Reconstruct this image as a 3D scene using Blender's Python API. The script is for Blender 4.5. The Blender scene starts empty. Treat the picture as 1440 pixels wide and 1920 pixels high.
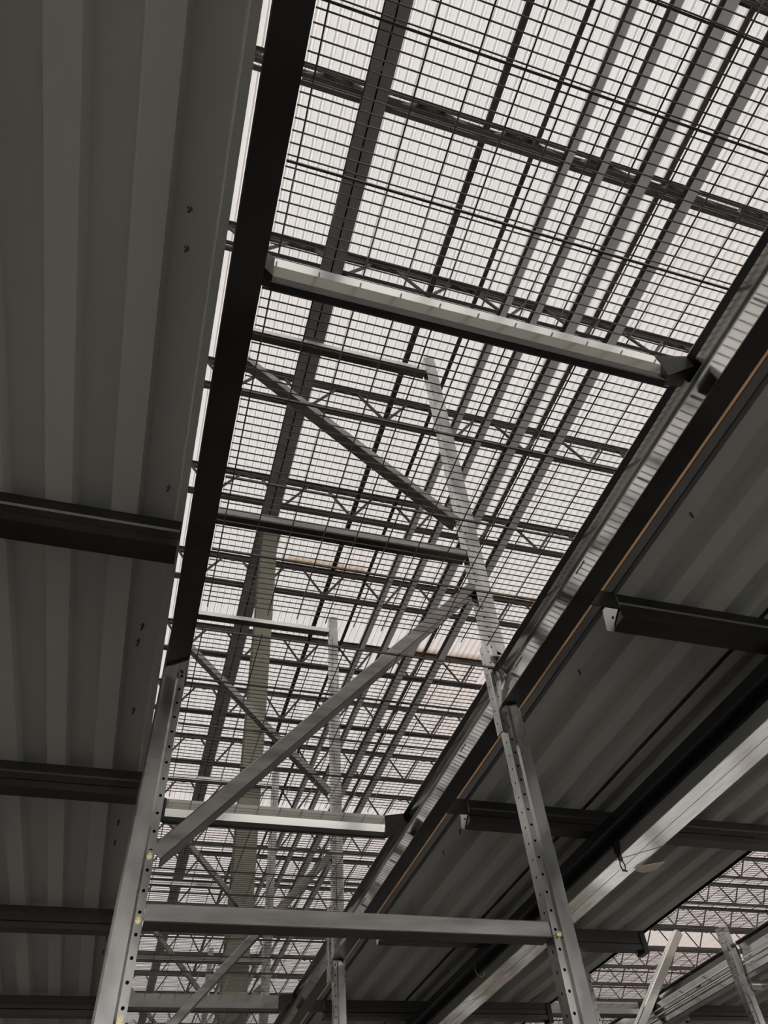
import bpy, bmesh, math, random
from mathutils import Vector, Matrix
random.seed(7)
scene = bpy.context.scene

# ------------------------------------------------------------------ scale
S = 1.56          # metres per layout unit (height of the shelf beams above the camera = 1)
CZ = 1.5          # camera height above the floor
GZ = -CZ / S      # floor in layout units
R = 6.0           # roof deck height in layout units

# ------------------------------------------------------------------ camera
cam = bpy.data.cameras.new('camera')
cam.sensor_fit = 'VERTICAL'
cam.sensor_height = 24.0
cam.lens = 1344.92 / 1920 * 24.0
cam.clip_start = 0.02
cam.clip_end = 300
co = bpy.data.objects.new('camera', cam)
scene.collection.objects.link(co)
M = Matrix(((0.95667841, -0.17340387, -0.23387499),
            (-0.2832283, -0.74036103, -0.6096288),
            (-0.06743994, 0.64945873, -0.7574003)))
co.matrix_world = Matrix.Translation((0, 0, CZ)) @ M.to_4x4()
scene.camera = co

# ------------------------------------------------------------------ light
w = bpy.data.worlds.new('World')
scene.world = w
w.use_nodes = True
bg = w.node_tree.nodes['Background']
bg.inputs[0].default_value = (1.0, 0.985, 0.965, 1)
bg.inputs[1].default_value = 3.25
scene.view_settings.view_transform = 'Standard'
scene.view_settings.look = 'None'
scene.view_settings.gamma = 1
scene.view_settings.exposure = 0.0
scene.view_settings.use_curve_mapping = False
scene.cycles.max_bounces = 10
scene.cycles.diffuse_bounces = 6
scene.cycles.glossy_bounces = 5
scene.cycles.transmission_bounces = 6

# ------------------------------------------------------------------ materials
def newmat(name):
    m = bpy.data.materials.new(name)
    m.use_nodes = True
    nt = m.node_tree
    return m, nt, nt.nodes['Principled BSDF']

def noise_color(nt, scale, c1, c2, lo=0.35, hi=0.65, stretch=(1, 1, 1), detail=4):
    tc = nt.nodes.new('ShaderNodeTexCoord')
    mp = nt.nodes.new('ShaderNodeMapping')
    mp.inputs['Scale'].default_value = stretch
    nz = nt.nodes.new('ShaderNodeTexNoise')
    nz.inputs['Scale'].default_value = scale
    nz.inputs['Detail'].default_value = detail
    cr = nt.nodes.new('ShaderNodeValToRGB')
    cr.color_ramp.elements[0].position = lo
    cr.color_ramp.elements[0].color = (*c1, 1)
    cr.color_ramp.elements[1].position = hi
    cr.color_ramp.elements[1].color = (*c2, 1)
    nt.links.new(tc.outputs['Object'], mp.inputs[0])
    nt.links.new(mp.outputs[0], nz.inputs['Vector'])
    nt.links.new(nz.outputs['Fac'], cr.inputs[0])
    return cr, nz, tc

def metal(name, c1, c2, rough=0.35, metallic=1.0, scale=6, stretch=(1, 1, 1), rvar=0.1, holes=None):
    m, nt, p = newmat(name)
    cr, nz, tc = noise_color(nt, scale, c1, c2, stretch=stretch)
    mr = nt.nodes.new('ShaderNodeMapRange')
    mr.inputs['To Min'].default_value = rough - rvar
    mr.inputs['To Max'].default_value = rough + rvar
    nt.links.new(nz.outputs['Fac'], mr.inputs['Value'])
    nt.links.new(mr.outputs[0], p.inputs['Roughness'])
    p.inputs['Metallic'].default_value = metallic
    col = cr.outputs[0]
    if holes:
        # regularly punched holes along the post's height: dark openings in the steel
        pitch, rad, centres = holes
        sx = nt.nodes.new('ShaderNodeSeparateXYZ')
        nt.links.new(tc.outputs['Object'], sx.inputs[0])
        def mth(op, a, b=None):
            n = nt.nodes.new('ShaderNodeMath')
            n.operation = op
            for i, v in enumerate((a, b)):
                if v is None: continue
                if isinstance(v, (int, float)): n.inputs[i].default_value = v
                else: nt.links.new(v, n.inputs[i])
            return n.outputs[0]
        zz = mth('SUBTRACT', mth('MODULO', sx.outputs[2], pitch), pitch / 2)
        tot = None
        for ax, cval in centres:
            d = mth('SUBTRACT', sx.outputs[ax], cval)
            dist = mth('SQRT', mth('ADD', mth('MULTIPLY', d, d), mth('MULTIPLY', zz, zz)))
            hole = mth('LESS_THAN', dist, rad)
            tot = hole if tot is None else mth('MAXIMUM', tot, hole)
        mx = nt.nodes.new('ShaderNodeMix')
        mx.data_type = 'RGBA'
        nt.links.new(tot, mx.inputs['Factor'])
        nt.links.new(col, mx.inputs['A'])
        mx.inputs['B'].default_value = (0.01, 0.01, 0.01, 1)
        col = mx.outputs['Result']
    nt.links.new(col, p.inputs['Base Color'])
    return m

def paint(name, c1, c2=None, rough=0.6, scale=3, stretch=(1, 1, 1), spec=0.5):
    m, nt, p = newmat(name)
    cr, nz, tc = noise_color(nt, scale, c1, c2 or c1, stretch=stretch)
    nt.links.new(cr.outputs[0], p.inputs['Base Color'])
    p.inputs['Roughness'].default_value = rough
    p.inputs['Specular IOR Level'].default_value = spec
    return m

M_galv = metal('galvanised_steel', (0.42, 0.42, 0.41), (0.60, 0.60, 0.585), 0.24, scale=5, rvar=0.07)
M_beam = metal('galvanised_beam', (0.40, 0.40, 0.40), (0.62, 0.615, 0.59), 0.13, scale=3, rvar=0.04)
M_brace = metal('brace_steel', (0.24, 0.232, 0.225), (0.38, 0.37, 0.355), 0.34, scale=4, stretch=(1, 1, 6), rvar=0.08)
M_cross = metal('crossbar_steel', (0.93, 0.94, 0.90), (0.97, 0.975, 0.95), 0.16, scale=4, rvar=0.04)
M_joist = metal('deck_joist_steel', (0.055, 0.053, 0.051), (0.09, 0.087, 0.084), 0.42, scale=3, stretch=(.3, 1, 1))
M_shaded = metal('shaded_underside_steel', (0.07, 0.067, 0.065), (0.11, 0.105, 0.10), 0.35, scale=3)  # darkened steel: shade under flanges and lips is put into the colour
M_topboard = paint('floor_board', (0.33, 0.31, 0.28), (0.40, 0.38, 0.34), 0.7, scale=2)
M_wire = metal('mesh_wire', (0.12, 0.115, 0.105), (0.18, 0.172, 0.16), 0.33, scale=2)
M_post = metal('punched_upright_steel', (0.30, 0.30, 0.30), (0.56, 0.555, 0.54), 0.30, scale=4, stretch=(2, 2, 1), rvar=0.10)
M_roofsteel = paint('roof_steel', (0.12, 0.115, 0.12), (0.17, 0.165, 0.175), 0.55, scale=2)
M_joistroof = paint('roof_joist_paint', (0.055, 0.05, 0.05), (0.085, 0.075, 0.075), 0.5, scale=2)
M_strip = paint('grey_strut', (0.50, 0.49, 0.52), (0.58, 0.57, 0.59), 0.4, scale=2)
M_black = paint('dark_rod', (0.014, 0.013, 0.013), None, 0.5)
M_column = paint('column_paint', (0.22, 0.21, 0.165), (0.30, 0.285, 0.235), 0.6, scale=1.5, stretch=(1, 1, .4))
M_deck = paint('deck_underside', (0.50, 0.51, 0.475), (0.58, 0.58, 0.54), 0.5, scale=1.2, stretch=(2, .4, 1))
M_wood = paint('plywood_edge', (0.66, 0.32, 0.10), (0.85, 0.50, 0.20), 0.7, scale=4)
M_floor = paint('concrete', (0.14, 0.137, 0.133), (0.19, 0.187, 0.18), 0.7, scale=1.5)
M_bounce = paint('bounce_ground', (0.56, 0.55, 0.53), (0.62, 0.61, 0.59), 0.8, scale=.5)  # unseen pale ground outside, added to bounce daylight up under the decks
M_wall = paint('wall_panel', (0.62, 0.60, 0.56), (0.70, 0.68, 0.64), 0.7, scale=.6)
M_fix = paint('fixture_face_reflections', (0.27, 0.22, 0.165), (0.82, 0.73, 0.61), 0.22, scale=6.5, stretch=(1.4, .6, 1))  # marbled tones paint reflections onto the fitting's underside
M_fixside = paint('fixture_side', (0.20, 0.205, 0.18), (0.27, 0.27, 0.24), 0.35, scale=2)
M_track = paint('black_track', (0.012, 0.012, 0.013), None, 0.35)
M_bolt = metal('zinc_bolt', (0.75, 0.66, 0.38), (0.9, 0.82, 0.55), 0.25, scale=20)
M_screw = paint('dark_screw', (0.05, 0.05, 0.045), None, 0.5)
M_tag = paint('paper_tag', (0.85, 0.72, 0.50), (0.95, 0.84, 0.64), 0.5, scale=8)
M_rust = paint('rusty_steel', (0.09, 0.045, 0.025), (0.05, 0.035, 0.03), 0.7, scale=5)

# roof deck: thin light panels that let daylight through
M_roof, nt, p = newmat('translucent_roof_panel')
tc = nt.nodes.new('ShaderNodeTexCoord')
nz = nt.nodes.new('ShaderNodeTexNoise')
nz.inputs['Scale'].default_value = 0.14
nz.inputs['Detail'].default_value = 5
nt.links.new(tc.outputs['Object'], nz.inputs['Vector'])
cr = nt.nodes.new('ShaderNodeValToRGB')
cr.color_ramp.elements[0].position = 0.38
cr.color_ramp.elements[0].color = (0.80, 0.80, 0.79, 1)
cr.color_ramp.elements[1].position = 0.62
cr.color_ramp.elements[1].color = (0.83, 0.785, 0.76, 1)
geo = nt.nodes.new('ShaderNodeNewGeometry')
sp = nt.nodes.new('ShaderNodeSeparateXYZ')
nt.links.new(geo.outputs['Position'], sp.inputs[0])
cr.color_ramp.elements[0].position = 0.30
cr.color_ramp.elements[1].position = 0.75
cr.color_ramp.elements[1].color = (0.84, 0.755, 0.73, 1)
# the deck colour turns pinker towards the right-hand side of the hall
mrx = nt.nodes.new('ShaderNodeMapRange')
mrx.inputs['From Min'].default_value = 2.5
mrx.inputs['From Max'].default_value = 7.5
mrx.inputs['To Min'].default_value = -0.12
mrx.inputs['To Max'].default_value = 0.06
nt.links.new(sp.outputs[0], mrx.inputs['Value'])
adx = nt.nodes.new('ShaderNodeMath')
nt.links.new(nz.outputs['Fac'], adx.inputs[0]); nt.links.new(mrx.outputs[0], adx.inputs[1])
nt.links.new(adx.outputs[0], cr.inputs[0])
# rust stains along two joist lines (world-fixed marks)
def vmath(op, a, b=None):
    n = nt.nodes.new('ShaderNodeMath')
    n.operation = op
    for i, v in enumerate((a, b)):
        if v is None: continue
        if isinstance(v, (int, float)): n.inputs[i].default_value = v
        else: nt.links.new(v, n.inputs[i])
    return n.outputs[0]
n2 = nt.nodes.new('ShaderNodeTexNoise')
n2.inputs['Scale'].default_value = 2.6
nt.links.new(geo.outputs['Position'], n2.inputs['Vector'])
stain = None
for (y0, x0, x1, wd) in ((0.972 * R, 0.14 * R, 0.34 * R, .10), (1.17 * R, .12 * R, .3 * R, .09), (1.19 * R, .45 * R, .75 * R, .12), (0.98 * R, .55 * R, .72 * R, .09)):
    a = vmath('SUBTRACT', 1.0, vmath('DIVIDE', vmath('ABSOLUTE', vmath('SUBTRACT', sp.outputs[1], (y0 - .03) * S)), wd * S))
    cx, hw = (x0 + x1) / 2 * S, (x1 - x0) / 2 * S
    b = vmath('SUBTRACT', 1.0, vmath('DIVIDE', vmath('ABSOLUTE', vmath('SUBTRACT', sp.outputs[0], cx)), hw))
    n_ = vmath('MULTIPLY', vmath('MINIMUM', vmath('MAXIMUM', a, 0), 1), vmath('MINIMUM', vmath('MULTIPLY', vmath('MAXIMUM', b, 0), 3), 1))
    stain = n_ if stain is None else vmath('MAXIMUM', stain, n_)
stain = vmath('MULTIPLY', stain, vmath('MINIMUM', vmath('MULTIPLY', n2.outputs['Fac'], 1.7), 1.0))
mx = nt.nodes.new('ShaderNodeMix')
mx.data_type = 'RGBA'
nt.links.new(stain, mx.inputs['Factor'])
nt.links.new(cr.outputs[0], mx.inputs['A'])
mx.inputs['B'].default_value = (0.42, 0.25, 0.10, 1)
df = nt.nodes.new('ShaderNodeBsdfDiffuse')
tl = nt.nodes.new('ShaderNodeBsdfTranslucent')
ms = nt.nodes.new('ShaderNodeMixShader')
ms.inputs[0].default_value = 0.22
nt.links.new(mx.outputs['Result'], df.inputs[0])
nt.links.new(mx.outputs['Result'], tl.inputs[0])
nt.links.new(df.outputs[0], ms.inputs[1])
nt.links.new(tl.outputs[0], ms.inputs[2])
nt.links.new(ms.outputs[0], nt.nodes['Material Output'].inputs[0])

# ------------------------------------------------------------------ mesh helpers (layout units in, metres out)
COL = scene.collection
class MB:
    def __init__(s):
        s.v = []; s.f = []
    def poly(s, pts, faces):
        b = len(s.v)
        s.v += [tuple(q) for q in pts]
        s.f += [tuple(b + i for i in fc) for fc in faces]
    def box(s, x0, x1, y0, y1, z0, z1):
        s.poly([(x0, y0, z0), (x1, y0, z0), (x1, y1, z0), (x0, y1, z0), (x0, y0, z1), (x1, y0, z1), (x1, y1, z1), (x0, y1, z1)],
               [(0, 3, 2, 1), (4, 5, 6, 7), (0, 1, 5, 4), (1, 2, 6, 5), (2, 3, 7, 6), (3, 0, 4, 7)])
    def prism(s, axis, prof, a, b):
        """closed profile extruded along an axis; prof points are the two other axes in order."""
        n = len(prof)
        def mk(t, q):
            if axis == 'x': return (t, q[0], q[1])
            if axis == 'y': return (q[0], t, q[1])
            return (q[0], q[1], t)
        pts = [mk(a, q) for q in prof] + [mk(b, q) for q in prof]
        fs = [(i, (i + 1) % n, n + (i + 1) % n, n + i) for i in range(n)]
        fs += [tuple(range(n - 1, -1, -1)), tuple(range(n, 2 * n))]
        s.poly(pts, fs)
    def bar(s, p, q, wd, ht, up=(0, 1, 0)):
        """rectangular bar from p to q; ht measured along 'up'."""
        p = Vector(p); q = Vector(q); d = (q - p).normalized()
        u = Vector(up); u = (u - d * u.dot(d)).normalized(); r = d.cross(u)
        pts = []
        for c in (p, q):
            for a, b in ((-1, -1), (1, -1), (1, 1), (-1, 1)):
                pts.append(c + r * a * wd / 2 + u * b * ht / 2)
        s.poly(pts, [(0, 1, 2, 3), (7, 6, 5, 4), (0, 4, 5, 1), (1, 5, 6, 2), (2, 6, 7, 3), (3, 7, 4, 0)])
    def tube(s, p, q, r, n=6, caps=True):
        p = Vector(p); q = Vector(q); d = (q - p).normalized()
        u = Vector((0, 0, 1)) if abs(d.z) < .9 else Vector((1, 0, 0))
        u = (u - d * u.dot(d)).normalized(); t = d.cross(u)
        pts = []
        for c in (p, q):
            for i in range(n):
                a = 2 * math.pi * i / n
                pts.append(c + (u * math.cos(a) + t * math.sin(a)) * r)
        fs = [(i, (i + 1) % n, n + (i + 1) % n, n + i) for i in range(n)]
        if caps: fs += [tuple(range(n - 1, -1, -1)), tuple(range(n, 2 * n))]
        s.poly(pts, fs)
    def build(s, name, mat, parent=None, smooth=False, org=None):
        vs = [Vector((v[0] * S, v[1] * S, v[2] * S + CZ)) for v in s.v]
        if org is None:
            lo = [min(v[i] for v in vs) for i in range(3)]; hi = [max(v[i] for v in vs) for i in range(3)]
            o0 = Vector(((lo[0] + hi[0]) / 2, (lo[1] + hi[1]) / 2, lo[2]))
        else:
            o0 = Vector((org[0] * S, org[1] * S, org[2] * S + CZ))
        me = bpy.data.meshes.new(name)
        me.from_pydata([tuple(v - o0) for v in vs], [], s.f)
        bm = bmesh.new(); bm.from_mesh(me)
        bmesh.ops.recalc_face_normals(bm, faces=bm.faces)
        bm.to_mesh(me); bm.free()
        me.materials.append(mat)
        if smooth:
            for pl in me.polygons: pl.use_smooth = True
        ob = bpy.data.objects.new(name, me)
        COL.objects.link(ob)
        if parent is not None:
            ob.parent = parent
            pw = Vector((0, 0, 0)); pp = parent
            while pp is not None:
                pw += pp.location; pp = pp.parent
            ob.location = o0 - pw
        else:
            ob.location = o0
        return ob

def thing(name, label, cat, loc, group=None):
    o = bpy.data.objects.new(name, None)
    o.empty_display_size = .05
    COL.objects.link(o)
    o.location = (loc[0] * S, loc[1] * S, loc[2] * S + CZ)
    return tag(o, label, cat, group)
def tag(o, label, cat, group=None):
    o['label'] = label; o['category'] = cat
    if group: o['group'] = group
    return o
def struct(o):
    o['kind'] = 'structure'
    return o
def copy_tree(o, parent=None):
    c = o.copy(); COL.objects.link(c)
    if parent is not None: c.parent = parent
    for ch in list(o.children): copy_tree(ch, c)
    return c
ORD = ['first', 'second', 'third', 'fourth', 'fifth', 'sixth', 'seventh', 'eighth', 'ninth', 'tenth', 'eleventh', 'twelfth', 'thirteenth', 'fourteenth', 'fifteenth', 'sixteenth', 'seventeenth', 'eighteenth', 'nineteenth', 'twentieth']

# ------------------------------------------------------------------ the hall
XW0, XW1, YW0, YW1 = -9.0, 19.0, -5.0, 25.0
b = MB(); b.box(XW0, XW1, YW0, YW1, GZ - .05, GZ); struct(b.build('floor', M_floor))
b = MB()
pitch = 0.0795
x = XW0; prof = []
while x < XW1:
    prof += [(x, R + .024), (x + pitch * .50, R + .024), (x + pitch * .56, R + .002), (x + pitch * .66, R + .002), (x + pitch * .72, R + .024), (x + pitch * .86, R + .024), (x + pitch * .89, R + .014), (x + pitch * .93, R + .014)]
    x += pitch
n = len(prof)
pts = [(q[0], YW0, q[1]) for q in prof] + [(q[0], YW1, q[1]) for q in prof]
b.poly(pts, [(i, i + 1, n + i + 1, n + i) for i in range(n - 1)])
struct(b.build('ceiling', M_roof))
for nm, bx in (('wall_left', (XW0 - .05, XW0, YW0, YW1)),
               ('wall_far', (XW0, XW1, YW1, YW1 + .05))):
    b = MB(); b.box(*bx, GZ, R + .03); struct(b.build(nm, M_wall))

# near wall (behind the camera): unseen openings between piers, added to let daylight in under the decks
b = MB(); b.box(XW0, XW1, YW0 - .05, YW0, 1.35, R + .03)
xx = XW0
while xx < XW1:
    b.box(xx, min(xx + .5, XW1), YW0 - .05, YW0, GZ, 1.35); xx += 4.6
struct(b.build('wall_near', M_wall))
b = MB(); b.box(XW1, XW1 + .05, YW0, YW1, 1.0, R + .03)  # low unseen openings in this wall, added to brighten the right aisle
yy = YW0
while yy < YW1:
    b.box(XW1, XW1 + .05, yy, min(yy + .6, YW1), GZ, 1.0); yy += 4.9
struct(b.build('wall_right', M_wall))
b = MB(); b.box(XW1 + .06, XW1 + 16, YW0 - .05, YW1 + 8, GZ - .06, GZ - .01); struct(b.build('floor', M_bounce))
b = MB(); b.box(XW0 - 8, XW1 + 8, YW0 - 22, YW0 - .06, GZ - .06, GZ - .01); o = b.build('floor', M_bounce); struct(o)

# ------------------------------------------------------------------ roof steel
JT, JD = R - .004, .43          # joist top and depth
XJ0, XJ1 = -8.9, 18.9
def joist(y, idx, label, mat=M_joistroof):
    t = thing('roof_joist', label, 'roof joist', (0, y, JT - JD), 'bar joists carrying the roof deck')
    g = .022
    for sgn in (-1, 1):
        b = MB()
        xa, xb = y + sgn * g * .4, y + sgn * (g * .4 + .031)
        b.prism('x', [(xa, JT), (xb, JT), (xb, JT - .008), (xa + sgn * .008, JT - .008), (xa + sgn * .008, JT - .05), (xa, JT - .05)], XJ0, XJ1)
        b.build('top_chord', mat, t)
        b = MB(); z = JT - JD
        b.prism('x', [(xa, z), (xb, z), (xb, z + .008), (xa + sgn * .008, z + .008), (xa + sgn * .008, z + .04), (xa, z + .04)], XJ0, XJ1)
        b.build('bottom_chord', mat, t)
    b = MB(); P = .71; k0 = int((XJ0 - 1.42) / P)
    xx = 1.42 + k0 * P
    while xx < XJ1 - P:
        b.tube((xx, y, JT - JD + .02), (xx + P * .36, y, JT - .025), .015, 5)
        b.tube((xx + P * .64, y, JT - .025), (xx + P, y, JT - JD + .02), .015, 5)
        b.tube((xx + P * .36, y, JT - .025), (xx + P * .5, y, JT - .06), .013, 5)
        b.tube((xx + P * .5, y, JT - .06), (xx + P * .64, y, JT - .025), .013, 5)
        xx += P
    b.build('web', mat, t)
    return t
jys = [-.052, .156, .363, .572, .774, .977, 1.185, 1.39, 1.595, 1.80, 2.005, 2.21, 2.415, 2.62, 2.83, 3.04, 3.25, 3.46, 3.67, 3.88]
jl = ['dark steel bar joist crossing the top right corner under the roof deck',
      'dark bar joist crossing highest in full view above the mesh',
      'dark bar joist with a zigzag web seen just above the nearest bright crossbar',
      'rust-tinged dark bar joist crossing behind the top of the nearest upright frame',
      'dark bar joist just above the middle horizontal bar of the nearest upright frame',
      'dark bar joist under brown rust stains beside the tan column',
      'rusty-edged bar joist behind the gap between two mesh panels at the nearest frame']
for i, q in enumerate(jys):
    lab = jl[i] if i < len(jl) else 'far dark roof bar joist, %s one beyond the tan column' % ORD[i - 5]
    joist(q * R, i, lab)

# girder: truss with a double-angle bottom chord, running the length of the aisle
gz = 5.42
t = thing('roof_girder', 'wide dark grey double-angle girder running lengthwise under the roof joists', 'girder', (.58, 10, gz), None)
GX0, GX1 = .495, .667
for sgn, (a, c) in ((-1, (GX0, .576)), (1, (.588, GX1))):
    b = MB()
    inner = c if sgn < 0 else a
    outer = a if sgn < 0 else c
    s_ = -1 if sgn < 0 else 1
    b.prism('y', [(inner, gz), (outer, gz), (outer, gz + .012), (inner + s_ * .012, gz + .012), (inner + s_ * .012, gz + .09), (inner, gz + .09)], YW0 + .1, YW1 - .1)
    b.build('bottom_chord', M_roofsteel, t)
b = MB()
y = YW0 + .2
while y < YW1 - .4:
    b.box(.576, .588, y, y + .03, gz + .005, gz + .085); y += .5
b.build('spacer_plates', M_roofsteel, t)
b = MB(); b.box(.565, .599, YW0 + .1, YW1 - .1, gz + .09, R - JD - .03 + .0)
b.build('web', M_roofsteel, t)

# lengthwise strips slung under the joists (dark side, grey underside)
zs = R - JD - .012
strips = [(.3665, .3785, .0135, 'narrow grey strut running lengthwise under the joists, nearest the girder of the four struts'),
          (.4155, .4285, .0135, 'grey lengthwise strut under the joists, second one from the girder'),
          (.4735, .4935, .022, 'grey lengthwise strut under the joists, third one from the girder'),
          (.5475, .5665, .026, 'widest dark lengthwise strut under the joists, beside the pinkish roof at right')]
for a, c, wd, lab in strips:
    zb = zs - .06
    t = thing('roof_strut', lab, 'strut', (c * zb, 8, zb), 'lengthwise struts under the roof joists')
    x0 = a * zb; x1 = c * zb
    b = MB(); b.prism('y', [(x0, zb + .022), (x0 + .2 * (x1 - x0), zb), (x1, zb), (x1, zb + .012), (x0 + .014, zb + .014), (x0 + .014, zb + .040), (x0, zb + .040)], YW0 + .2, YW1 - .2)
    b.build('channel', M_strip, t)
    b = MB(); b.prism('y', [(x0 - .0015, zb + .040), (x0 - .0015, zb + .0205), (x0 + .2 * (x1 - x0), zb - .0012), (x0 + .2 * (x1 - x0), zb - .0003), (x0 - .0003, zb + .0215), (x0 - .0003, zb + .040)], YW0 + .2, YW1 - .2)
    b.build('shaded_side_strip', M_black, t)  # dark strip painting the shade on the strut's left side
    b = MB(); yy = 0.0
    for q in jys:
        b.box(x0 + .002, x0 + .012, q * R - .01, q * R + .01, zb + .036, R - JD + .002)
    b.build('hanger', M_roofsteel, t)
for a, wd, lab, mt in ((.2535, .022, 'dark thin pipe running lengthwise through the joists, nearest the girder', M_black),
                   (.3235, .016, 'thinner dark pipe running lengthwise through the joists beside the narrow grey strut', M_black),
                   (.5135, .018, 'dark rusty pipe running lengthwise between the third and the widest strut', M_rust)):
    z = R - .13
    b = MB(); b.tube((a * z, YW0 + .2, z), (a * z, YW1 - .2, z), wd * 1.3, 8)
    tag(b.build('pipe', mt, smooth=True), lab, 'pipe', 'thin pipes between the roof struts')

# building column under the girder
t = thing('building_column', 'tan painted steel column rising to the roof girder, seen through the mesh', 'column', (.635, 4.9, GZ))
b = MB(); b.box(.56, .705, 4.87, 4.885, GZ, gz - .02); b.build('flange', M_column, t)
b = MB(); b.box(.56, .705, 5.01, 5.025, GZ, gz - .02); b.build('flange', M_column, t)
b = MB(); b.box(.627, .640, 4.885, 5.01, GZ, gz - .02); b.build('web', M_column, t)
b = MB(); b.box(.53, .735, 4.85, 5.05, gz - .02, gz); b.build('cap_plate', M_column, t)

# ------------------------------------------------------------------ aisle decks (mezzanine floor plates) and their joists
DZ = 1.070            # underside of the deck
def deck_sheet(x0, x1, y0, y1, label, phase, screws=(), group='ribbed steel deck sheets over the aisles'):
    t = thing('deck_sheet', label, 'deck', ((x0 + x1) / 2, (y0 + y1) / 2, DZ), group)
    P = .1185; lo, hi = .046, .058; sl = (P - lo - hi) / 2; H = .026
    xs = phase
    while xs > x0 - P: xs -= P
    prof = []
    while xs < x1 + P:
        for dx, z in ((0, DZ), (lo, DZ), (lo + sl, DZ + H), (lo + sl + hi, DZ + H)):
            prof.append((xs + dx, z))
        xs += P
    cl = []
    for (a, za), (c, zc) in zip(prof, prof[1:]):
        if c <= x0 or a >= x1: continue
        A = (a, za); C_ = (c, zc)
        if a < x0: A = (x0, za + (zc - za) * (x0 - a) / (c - a))
        if c > x1: C_ = (x1, za + (zc - za) * (x1 - a) / (c - a))
        if not cl: cl.append(A)
        cl.append(C_)
    top = [(q[0], q[1] + .0035) for q in cl][::-1]
    b = MB(); b.prism('y', cl + top, y0, y1)
    # break the ngon caps: a thin strip is fine for display
    b.f = b.f[:-2]
    n = len(cl)
    m2 = 2 * n
    base = 0
    for k in range(n - 1):
        b.f.append((base + k, base + k + 1, base + m2 - 2 - k, base + m2 - 1 - k))
        b.f.append((m2 + k, m2 + m2 - 1 - k, m2 + m2 - 2 - k, m2 + k + 1))
    b.build('ribbed_sheet', M_deck, t)
    for (sx, sy, sz) in screws:
        b = MB(); b.tube((sx, sy, sz - .014), (sx + .001, sy, sz + .004), .0022, 6); b.tube((sx - .004, sy - .002, sz - .002), (sx + .004, sy + .002, sz - .002), .0015, 4)
        b.build('screw', M_screw, t)
    return t

Y0D, Y1D = -2.2, 9.4
scL = [(-.100, .380, DZ), (-.098, .437, DZ), (-.080, .893, DZ), (-.096, 1.297, DZ), (-.101, 1.352, DZ), (-.093, 1.62, DZ), (-.097, 2.2, DZ), (-.1, 2.33, DZ), (-.09, 3.1, DZ), (-.095, 3.25, DZ)]
deck_sheet(-.70, -.0445, Y0D, Y1D, 'grey ribbed steel deck sheet over the left aisle, beside the black shelf beam', -.295, scL)
deck_sheet(-1.36, -.704, Y0D, Y1D, 'grey ribbed steel deck sheet over the left aisle, one further from the black shelf beam', -.95)
scR = [(.945, .72, DZ), (.955, 1.25, DZ), (.95, 1.7, DZ), (.952, 2.1, DZ), (.948, 2.25, DZ), (1.60, 2.35, DZ), (1.62, 2.1, DZ)]
deck_sheet(.90, 1.295, Y0D, Y1D, 'grey ribbed deck sheet over the right aisle between the beam and the dark lap line', .982 + .05, scR)
deck_sheet(1.314, 2.068, Y0D, Y1D, 'wide grey ribbed deck sheet over the right aisle beyond the dark lap line', 1.42)
deck_sheet(2.84, 3.7, Y0D, Y1D, 'ribbed deck sheet of the farthest aisle in the lower right corner', 2.9)
def simple(name, mat, label, cat, *boxes, group=None):
    b = MB()
    for q in boxes: b.box(*q)
    return tag(b.build(name, mat), label, cat, group)
simple('edge_angle', M_black, 'dark closure angle along the deck edge behind the right shelf beam', 'edge trim', (.8965, .8995, Y0D, Y1D, 1.0675, 1.0932))
o = simple('floor_board', M_topboard, 'orange-edged floor board whose edge shows as a thin line beside the right beam', 'floor board', (.90, 2.05, Y0D, Y1D, 1.1015, 1.1125))
b = MB(); b.box(.8955, .8995, Y0D, Y1D, 1.0935, 1.1000); tag(b.build('wood_strip', M_wood), 'thin orange wooden strip running along the right shelf beam', 'wood strip')
simple('floor_board', M_topboard, 'floor board lying on the deck over the left aisle', 'floor board', (-1.35, -.048, Y0D, Y1D, 1.1015, 1.1125))
simple('edge_angle', M_black, 'thin dark edge strip along the far side of the right aisle deck', 'edge trim', (2.069, 2.073, Y0D, Y1D, 1.066, 1.1))

def deck_joist(x0, x1, y, label, plate=None, open_end=False):
    t = thing('deck_joist', label, 'deck joist', ((x0 + x1) / 2, y, .998), 'steel joists under the aisle decks')
    Z0, Z1, D = 1.0, 1.0693, .049
    b = MB()
    th = .0025
    b.prism('x', [(y, Z0), (y + D, Z0), (y + D, Z0 + .012), (y + D - th, Z0 + .012), (y + D - th, Z0 + th), (y + th, Z0 + th),
                  (y + th, Z1 - th), (y + D, Z1 - th), (y + D, Z1), (y, Z1), (y, Z0 + .045), (y + .004, Z0 + .038), (y + .004, Z0 + .026), (y, Z0 + .019)], x0, x1)
    b.build('channel', M_joist, t)
    if plate:
        b = MB(); px = plate
        b.prism('x', [(y - .004, Z1 - .0005), (y + .050, Z1 - .0005), (y + .062, Z0 + .012), (y + .046, Z0 - .004), (y - .004, Z0 + .03)], px, px + .004)
        b.build('end_plate', M_galv, t)
        b = MB(); b.tube((px - .001, y + .028, Z0 + .022), (px + .002, y + .028, Z0 + .022), .0035, 8); b.build('bolt_hole', M_black, t)
        b = MB(); b.box(.815, px + .001, y - .004, y - .001, 1.02, 1.068); b.build('clip_angle', M_joist, t)
    if open_end:
        b = MB(); b.box(x1 - .02, x1 + .004, y - .005, y + D + .003, Z0 - .012, Z1 - .0003); b.build('end_cap', M_black, t)
        b = MB(); b.tube((x1 - .13, y - .001, Z0 + .022), (x1 - .13, y + .002, Z0 + .022), .006, 8); b.build('bolt_hole', M_black, t)
    return t
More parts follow.
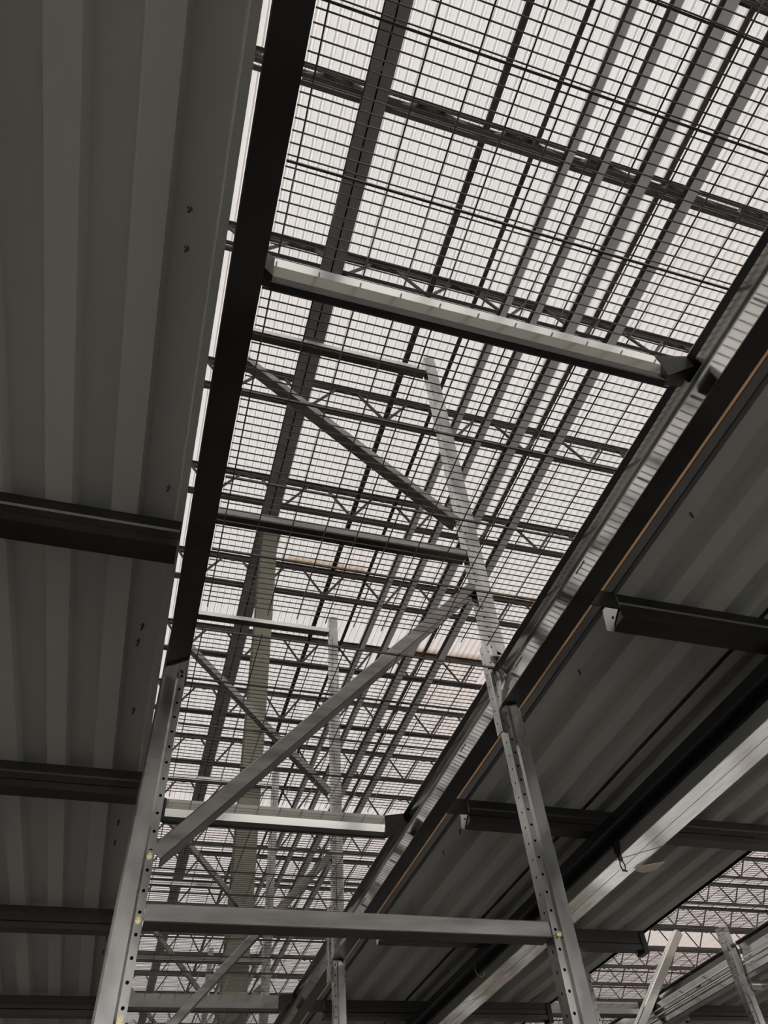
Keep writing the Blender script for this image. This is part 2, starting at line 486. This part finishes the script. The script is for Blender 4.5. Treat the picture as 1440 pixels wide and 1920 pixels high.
for i in range(-2, 9):
    y = .9745 + .9355 * i
    if i >= 0:
        w_ = ORD[i]
        deck_joist(-1.4, -.046, y, 'dark joist under the left aisle deck, %s from the top of the photo' % w_)
        deck_joist(.905, 2.055 if i < 3 else 2.06, y, 'dark joist under the right aisle deck, %s from the top' % w_, plate=.901, open_end=True)
        if i > 1:
            deck_joist(2.86, 3.7, y, 'dark joist under the farthest aisle deck, %s from the front' % ORD[i - 2])

# ------------------------------------------------------------------ shelf beams, uprights, crossbars, mesh
F = [-.385, 1.345, 3.075, 4.805, 6.535, 8.265]     # frame planes (front face)
bays = list(zip(F, F[1:]))
bn = ['nearest bay overhead', 'bay beyond the nearest upright frame', 'third bay, beyond the second upright frame', 'fourth bay away', 'farthest bay']

def shelf_beam(x, sgn, ya, yb, label, slots, z0=1.0, zt=1.113, grp='shelf beams along the mesh bays'):
    """sgn=+1: web faces -x. Web leans outward as it rises and rolls back at the lip."""
    t = thing('shelf_beam', label, 'beam', (x, (ya + yb) / 2, z0), grp)
    k = (zt - z0) / .113
    out = [(0, .0005), (.018, .0855), (.0115, .1025)]
    inn = [(.0145, .1035), (.021, .0855), (.003, .0005)]
    b = MB(); b.prism('y', [(x + sgn * a, z0 + c * k) for a, c in out + inn], ya, yb); b.build('web', M_beam, t)
    b = MB(); b.prism('y', [(x + sgn * a, z0 + c * k) for a, c in ((.0115, .1026), (.002, .1128), (.0055, .1128), (.0145, .1036))], ya, yb); b.build('top_lip', M_shaded, t)
    b = MB(); b.box(min(x + sgn * .0025, x + sgn * .034), max(x + sgn * .0025, x + sgn * .034), ya, yb, zt, zt + .0025); b.build('top_flange', M_beam, t)
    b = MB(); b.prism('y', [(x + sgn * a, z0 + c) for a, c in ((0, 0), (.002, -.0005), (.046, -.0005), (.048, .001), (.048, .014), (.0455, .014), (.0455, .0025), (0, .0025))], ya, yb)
    b.build('bottom_flange', M_shaded, t)
    if slots:
        for ys in slots:
            b = MB()
            q = [(x + sgn * (a + d), z0 + c * k) for a, c, d in ((.0103, .049, -.0004), (.0116, .055, -.0004), (.0116, .055, .001), (.0103, .049, .001))]
            b.prism('y', q, ys - .02, ys + .02)
            b.build('slot', M_black, t)
    return t
XB = .766
for k, (ya, yb) in enumerate(bays):
    a_, b_ = ya + .008, yb - .008
    m_ = (a_ + b_) / 2
    shelf_beam(.016, -1, a_, b_, 'black-looking shelf beam on the left side of the %s' % bn[k], None)
    shelf_beam(XB, 1, a_, b_, 'shiny galvanised shelf beam right of the %s' % bn[k], [m_ - .6, m_ + .42, m_ + .75])
    if k >= 1:
        shelf_beam(2.70, 1, a_, b_, 'shelf beam of the second mesh bay at the lower right, %s' % ['', 'nearest length', 'middle length', 'far length', 'farthest length'][k],
                   [m_ - .5, m_ + .1, m_ + .6], .99, 1.122, 'shelf beams of the second rack row')

def upright(parent, xi, sgn, fy, ztop, mat=M_post, name='post'):
    """xi = inner face x, sgn=+1 post extends to +x."""
    W_, D_ = .049, .040
    q = [(0, .006), (.014, .006), (.018, 0), (W_ - .004, 0), (W_, .005), (W_, D_), (W_ - .012, D_), (W_ - .012, D_ - .003), (W_ - .003, D_ - .003),
         (W_ - .003, .007), (W_ - .006, .003), (.020, .003), (.016, .009), (.003, .009), (.003, D_ - .003), (.014, D_ - .003), (.014, D_), (0, D_)]
    b = MB(); b.prism('z', [(xi + sgn * a, fy + c) for a, c in q], GZ + .004, ztop)
    ob = b.build(name, mat, parent, org=(xi, fy, GZ))
    b = MB(); b.box(min(xi - sgn * .01, xi + sgn * .06), max(xi - sgn * .01, xi + sgn * .06), fy - .012, fy + .052, GZ, GZ + .005)
    fp = b.build('foot_plate', M_galv, parent)
    return ob
def hole_mat(sgn, nm):
    P_, D_ = .075 * S, .0029 * S
    return metal(nm, (0.34, 0.34, 0.34), (0.74, 0.735, 0.72), 0.27, scale=4, stretch=(1.5, 1.5, .8), rvar=0.10,
                 holes=(.0345 * S, D_, [(0, sgn * .0075 * S), (1, .022 * S)]))
M_postL = hole_mat(-1, 'punched_post_left'); M_postR = hole_mat(1, 'punched_post_right')

def cbar(parent, name, p, q, fy, h=.030, d=.042, mat=M_brace):
    """C channel brace in the frame plane from p=(x,z) to q=(x,z)."""
    p = Vector((p[0], 0, p[1])); q = Vector((q[0], 0, q[1]))
    d_ = (q - p).normalized(); n_ = Vector((-d_.z, 0, d_.x))
    if n_.z < 0: n_ = -n_
    def ext(pr, mt, nm, par):
        n = len(pr); pts = []
        for c in (p, q):
            for a, dep in pr:
                v = c + n_ * a; pts.append((v.x, fy + dep, v.z))
        fs = [(i, (i + 1) % n, n + (i + 1) % n, n + i) for i in range(n)] + [tuple(range(n)), tuple(range(2 * n - 1, n - 1, -1))]
        b = MB(); b.poly(pts, fs); return b.build(nm, mt, par)
    o = ext([(-h / 2 + .0015, 0), (h / 2 - .003, 0), (h / 2, .004), (h / 2, d), (h / 2 - .003, d), (h / 2 - .003, .003), (-h / 2 + .0015, .003)], mat, name, parent)
    ext([(-h / 2, .0012), (-h / 2 + .0015, .0012), (-h / 2 + .0015, d), (-h / 2, d)], M_shaded, 'lower_flange', o)
    return o

def frame(xl, xr, fy, label, ztop=2.78, full=True, group='upright frames of the mesh rack'):
    t = thing('upright_frame', label, 'rack frame', ((xl + xr) / 2, fy, GZ), group)
    upright(t, xl, -1, fy, ztop, M_postL); upright(t, xr, 1, fy, ztop, M_postR)
    by = fy + .010
    L, Rr = xl + .001, xr - .001
    cbar(t, 'horizontal_brace', (L, 2.685), (Rr, 2.685), by, mat=M_cross)
    cbar(t, 'diagonal_brace', (L, 2.47), (Rr, 1.71), by)
    cbar(t, 'horizontal_brace', (L, 1.563), (Rr, 1.563), by)
    cbar(t, 'diagonal_brace', (L, .606), (Rr, 1.425), by)
    cbar(t, 'horizontal_brace', (L, .507), (Rr, .507), by)
    cbar(t, 'diagonal_brace', (L, .345), (Rr, -.455), by)
    for z in (.60, .494, .352, 1.563, 1.43):
        b = MB()
        cx = xl - .008
        b.tube((cx, fy + .006, z), (cx, fy - .002, z), .0052, 6); b.tube((cx, fy - .002, z), (cx, fy - .006, z), .0028, 8)
        b.build('bolt', M_bolt, t)
    for z in (.494,):
        b = MB(); cx = xr + .009
        b.tube((cx, fy + .006, z), (cx, fy - .002, z), .0052, 6); b.tube((cx, fy - .002, z), (cx, fy - .006, z), .0028, 8)
        b.build('bolt', M_bolt, t)
    if full:
        # splice sleeve with lips on the right post
        b = MB(); x0 = xr - .026
        b.prism('z', [(x0, fy + .012), (x0, fy - .012), (x0 + .003, fy - .014), (x0 + .012, fy - .014), (x0 + .014, fy - .011), (x0 + .024, fy - .009), (x0 + .024, fy - .006), (x0 + .003, fy - .009), (x0 + .003, fy + .012)], .925, 1.185)
        b.build('splice_sleeve', M_postR, t, org=(xr - .022, fy - .022, GZ))
        for zc, xa, xb, nm in ((1.145, xr - .01, xr + .058, 'connector_plate'), (.992, xr - .004, xr + .040, 'connector_plate')):
            b = MB()
            b.prism('z', [(xa, fy - .018), (xb - .02, fy - .030), (xb, fy - .004), (xb, fy + .030), (xa, fy + .030)], zc - .002, zc + .002)
            b.prism('y', [(xa, zc), (xb, zc), (xb, zc + .012), (xa, zc + .05)], fy + .0, fy + .003)
            b.build(nm, M_galv, t)
        # left seat plate under the beam end
        b = MB(); b.prism('z', [(-.034, fy - .008), (.016, fy - .048), (.018, fy + .05), (-.034, fy + .05)], .992, .996)
        b.build('seat_plate', M_galv, t)
        for hx, hy in ((-.020, fy + .008), (.004, fy - .006)):
            b = MB(); b.tube((hx, hy, .9914), (hx, hy, .993), .004, 8); b.build('bolt_hole', M_black, t)
    return t
fl = ['galvanised upright frame behind the camera at the near end of the rack', 'nearest galvanised upright frame, with the long diagonal brace and tie bar',
      'second galvanised upright frame, seen through mesh behind the nearest frame', 'third upright frame, small, seen through the lower mesh', 'fourth upright frame far along the rack',
      'farthest upright frame of the mesh rack']
for k in range(1, 6):
    frame(.0134, .775, F[k], fl[k], full=(k <= 3))

# second rack row at lower right
for k, lab in ((2, 'right-hand post and slanting brace of the second rack row in the lower right corner'), (3, 'far upright post of the second rack row beyond the corner')):
    fy = F[k]
    t = thing('upright_frame', lab, 'rack frame', (2.66, fy, GZ), 'upright frames of the second rack row')
    upright(t, 2.655, 1, fy, 1.19, M_postR)
    upright(t, 1.90, -1, fy, .985, M_postL)
    cbar(t, 'diagonal_brace', (1.90, .60), (2.43, 1.165), fy + .01, h=.034, mat=M_cross)
    cbar(t, 'horizontal_brace', (1.90, .40), (2.655, .40), fy + .01)
    b = MB(); b.box(2.70, 2.75, fy - .012, fy - .008, .93, 1.0); b.box(2.70, 2.78, fy - .02, fy - .004, .95, .957); b.build('connector_plate', M_cross, t)

for dx, z, lab in ((-.004, 1.052, 'upper thin bright conduit clipped along the second-row beam at lower right'), (-.006, 1.028, 'lower thin bright conduit clipped along the second-row beam at lower right')):
    for ya, yb in bays[1:4]:
        b = MB(); b.tube((2.70 + dx, ya + .05, z), (2.70 + dx, yb - .015, z), .0035, 8)
        tag(b.build('conduit', M_cross, smooth=True), lab, 'conduit', lab[:5] + ' conduits on the second-row beam')
# crossbars that carry the mesh panels
def crossbar(y, x0, x1, label, zt=1.106, mat=M_cross, grp='crossbars under the wire mesh'):
    t = thing('crossbar', label, 'crossbar', ((x0 + x1) / 2, y, 1.04), grp)
    b = MB()
    b.prism('x', [(y, zt), (y, zt - .030), (y + .008, zt - .050), (y + .011, zt - .0485), (y + .003, zt - .0295), (y + .003, zt - .003), (y + .018, zt - .003), (y + .018, zt)], x0 + .01, x1 - .05)
    b.build('channel', mat, t)
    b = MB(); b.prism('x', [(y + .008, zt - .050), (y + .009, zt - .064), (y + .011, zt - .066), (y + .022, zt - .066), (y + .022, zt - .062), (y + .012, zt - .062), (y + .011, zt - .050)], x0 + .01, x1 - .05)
    b.build('bottom_lip', M_shaded, t)
    # flattened ends that bend up onto the beams
    b = MB()
    xe, xo = x1 - .052, x1 + .008
    b.poly([(xe, y - .001, zt), (xe, y + .0005, zt - .066), (xe, y + .021, zt - .066), (xe, y + .019, zt),
            (xo, y - .012, zt + .006), (xo, y - .012, zt - .03), (xo, y + .03, zt - .03), (xo, y + .03, zt + .006)],
           [(0, 1, 2, 3), (4, 7, 6, 5), (0, 4, 5, 1), (1, 5, 6, 2), (2, 6, 7, 3), (3, 7, 4, 0)])
    b.build('end_tab', M_joist, t)
    b = MB()
    b.poly([(x0 + .012, y - .001, zt), (x0 + .012, y + .0005, zt - .066), (x0 + .012, y + .021, zt - .066), (x0 + .012, y + .019, zt),
            (x0 - .008, y - .006, zt + .004), (x0 - .008, y - .006, zt - .05), (x0 - .008, y + .026, zt - .05), (x0 - .008, y + .026, zt + .004)],
           [(0, 1, 2, 3), (4, 7, 6, 5), (0, 4, 5, 1), (1, 5, 6, 2), (2, 6, 7, 3), (3, 7, 4, 0)])
    b.build('end_tab', M_joist, t)
    return t
cbl = ['large bright crossbar under the mesh, spanning the upper middle of the photo', 'bright double-edged crossbar behind the long diagonal brace', 'thin bright crossbar near the bottom of the photo', 'far crossbar under the mesh in the fourth bay', 'farthest crossbar under the mesh']
cys = [.433, 2.115, 3.86, 5.62, 7.35]
for y, lab in zip(cys, cbl):
    crossbar(y, .018, .758, lab)
crossbar(3.88, 2.08, 2.69, 'short bright crossbar of the second rack row at the lower right', grp='crossbars of the second rack row')

# wire mesh panels
WZ = 1.112
def panel(x0, x1, y0, y1, label, thick=(), grp='wire mesh panels on the crossbars', xoff=.034, yoff=None, notch=None, rw=.00126):
    t = thing('wire_mesh_panel', label, 'wire mesh', ((x0 + x1) / 2, (y0 + y1) / 2, WZ), grp)
    b = MB(); yo = .01 if yoff is None else yoff
    n = int((y1 - y0 - 2 * yo) / .01625)
    for i in range(n + 1):
        y = y0 + yo + i * .01625
        if notch and notch[0] < y < notch[1]:
            b.tube((x0, y, WZ), (notch[2], y, WZ), rw, 6, False); b.tube((notch[3], y, WZ), (.744, y, WZ), rw, 6, False)
        else: b.tube((x0, y, WZ), (x1, y, WZ), rw, 6, False)
    b.build('cross_wires', M_wire, t, smooth=True)
    b = MB(); x = xoff
    while x < x1 - .004:
        if x > x0 + .002:
            b.tube((x, y0, WZ - 2 * rw), (x, y1, WZ - 2 * rw), rw * 1.08, 6)
        x += .0680
    b.build('lengthwise_wires', M_wire, t, smooth=True)
    for y in thick:
        b = MB(); b.box(x0, x1, y - .0015, y + .0019, WZ - .006, WZ - .0012); b.build('stiffener', M_wire, t)
    return t
pl = [(-.36, .427, 'wire mesh panel at the top of the photo, above the nearest crossbar', (-.215, -.022, .094, .291)),
      (.478, 1.252, 'wire mesh panel between the nearest crossbar and the nearest upright frame', (.484, .68, .875, 1.07)),
      (1.322, 2.105, 'wire mesh panel directly beyond the nearest upright frame', (1.329, 1.52, 1.72, 1.91)),
      (2.165, 2.94, 'wire mesh panel between the second crossbar and the second upright frame', (2.20, 2.40, 2.59, 2.78)),
      (3.14, 3.85, 'wire mesh panel just past the second upright frame', (3.2, 3.39, 3.58)),
      (3.90, 4.68, 'wire mesh panel beyond the third crossbar', (4.1, 4.4)),
      (4.88, 5.60, 'wire mesh panel in the fourth bay, near half', (5.1, 5.4)),
      (5.66, 6.42, 'wire mesh panel in the fourth bay, far half', (6.0,)),
      (6.62, 7.34, 'wire mesh panel in the farthest bay, near half', (7.0,)),
      (7.40, 8.15, 'wire mesh panel in the farthest bay, far half', (7.8,))]
for y0, y1, lab, th in pl:
    panel(.019, .766, y0, y1, lab, th, notch=(1.30, 1.41, .435, .530) if y0 < 1.4 and y1 > 1.5 and y0 > 1.3 else None)
for y0, y1, lab in ((1.35, 2.12, 'mesh panel of the second rack row behind the right aisle deck'), (2.165, 2.935, 'mesh panel of the second rack row at the right edge of the photo'),
                    (3.14, 3.85, 'mesh panel of the second rack row behind the slanting brace'), (3.91, 4.7, 'mesh panel of the second rack row in the far lower right')):
    panel(2.08, 2.688, y0, y1, lab, (y0 + .3, y0 + .52), 'wire mesh panels of the second rack row', xoff=2.10)

# ------------------------------------------------------------------ light fitting and track under the right aisle deck
zt = .970
b = MB(); b.prism('y', [(1.316, zt), (1.328, zt), (1.328, zt + .02), (1.380, zt + .02), (1.380, zt), (1.3905, zt), (1.3905, zt + .028), (1.316, zt + .028)], -1.5, 9.0)
tag(b.build('track_channel', M_track), 'black track running under the joists along the right aisle', 'track')
fix_cuts = [(-1.4, .55), (.56, 1.93), (1.94, 3.31), (3.32, 4.7)]
for k, (ya, yb) in enumerate(fix_cuts):
    t = thing('light_fitting', 'unlit pale strip light beside the black track, %s' % ['nearest length at the right edge', 'length carrying the clip and the tan tag', 'length passing behind the nearest right post', 'farthest length at the bottom of the photo'][k],
              'light fitting', (1.47, (ya + yb) / 2, .948), 'strip lights under the right aisle deck')
    b = MB(); b.prism('y', [(1.3935, .971), (1.381, .9275), (1.384, .9285), (1.3965, .971), (1.3965, .992), (1.3935, .992)], ya, yb); b.build('side_reflector', M_fixside, t)
    b = MB(); b.prism('y', [(1.3842, .9280), (1.470, .9525), (1.471, .9545), (1.4735, .9553), (1.475, .9540), (1.5677, .9805), (1.562, .994), (1.3970, .994), (1.3970, .971)], ya, yb)
    b.build('housing', M_fix, t)
    b = MB()
    for yy in (ya + .25, yb - .25):
        b.box(1.40, 1.53, yy, yy + .012, .9945, 1.0)
        b.box(1.33, 1.38, yy, yy + .012, .999, 1.0)
    b.build('hanger', M_joist, t)
t = thing('hanging_clip', 'small rusty clip with an open ring hanging from the black track', 'clip', (1.40, 1.93, .90))
b = MB(); b.box(1.370, 1.3905, 1.90, 1.912, .935, .969); b.box(1.374, 1.386, 1.902, 1.909, .912, .936); b.build('strap', M_track, t)
b = MB()
for i in range(16):
    a0, a1 = 2 * math.pi * i / 16, 2 * math.pi * (i + 1) / 16
    c = Vector((1.380, 1.905, .898))
    b.tube(c + Vector((math.cos(a0) * .008, 0, math.sin(a0) * .014)), c + Vector((math.cos(a1) * .008, 0, math.sin(a1) * .014)), .0022, 6)
b.tube((1.374, 1.905, .883), (1.390, 1.905, .882), .003, 6)
b.build('ring', M_rust, t)
b = MB()
for i in range(20):
    a0, a1 = 1.2 + 4.6 * i / 20, 1.2 + 4.6 * (i + 1) / 20
    c = Vector((1.325, 2.93, .945))
    b.tube(c + Vector((math.cos(a0) * .02, 0, math.sin(a0) * .032)), c + Vector((math.cos(a1) * .02, 0, math.sin(a1) * .032)), .0016, 6)
tag(b.build('wire_loop', M_galv), 'thin loop of wire hanging from the track just under the tie bar', 'wire')
b = MB(); b.poly([(1.548, 2.065, .9725), (1.640, 2.035, .9800), (1.638, 2.09, .9770), (1.605, 2.115, .9765), (1.562, 2.10, .9745)], [(0, 1, 2, 3, 4)])
o = b.build('paper_tag', M_tag)
md = o.modifiers.new('thick', 'SOLIDIFY'); md.thickness = .002
tag(o, 'small tan paper tag stuck to the edge of the strip light', 'tag')
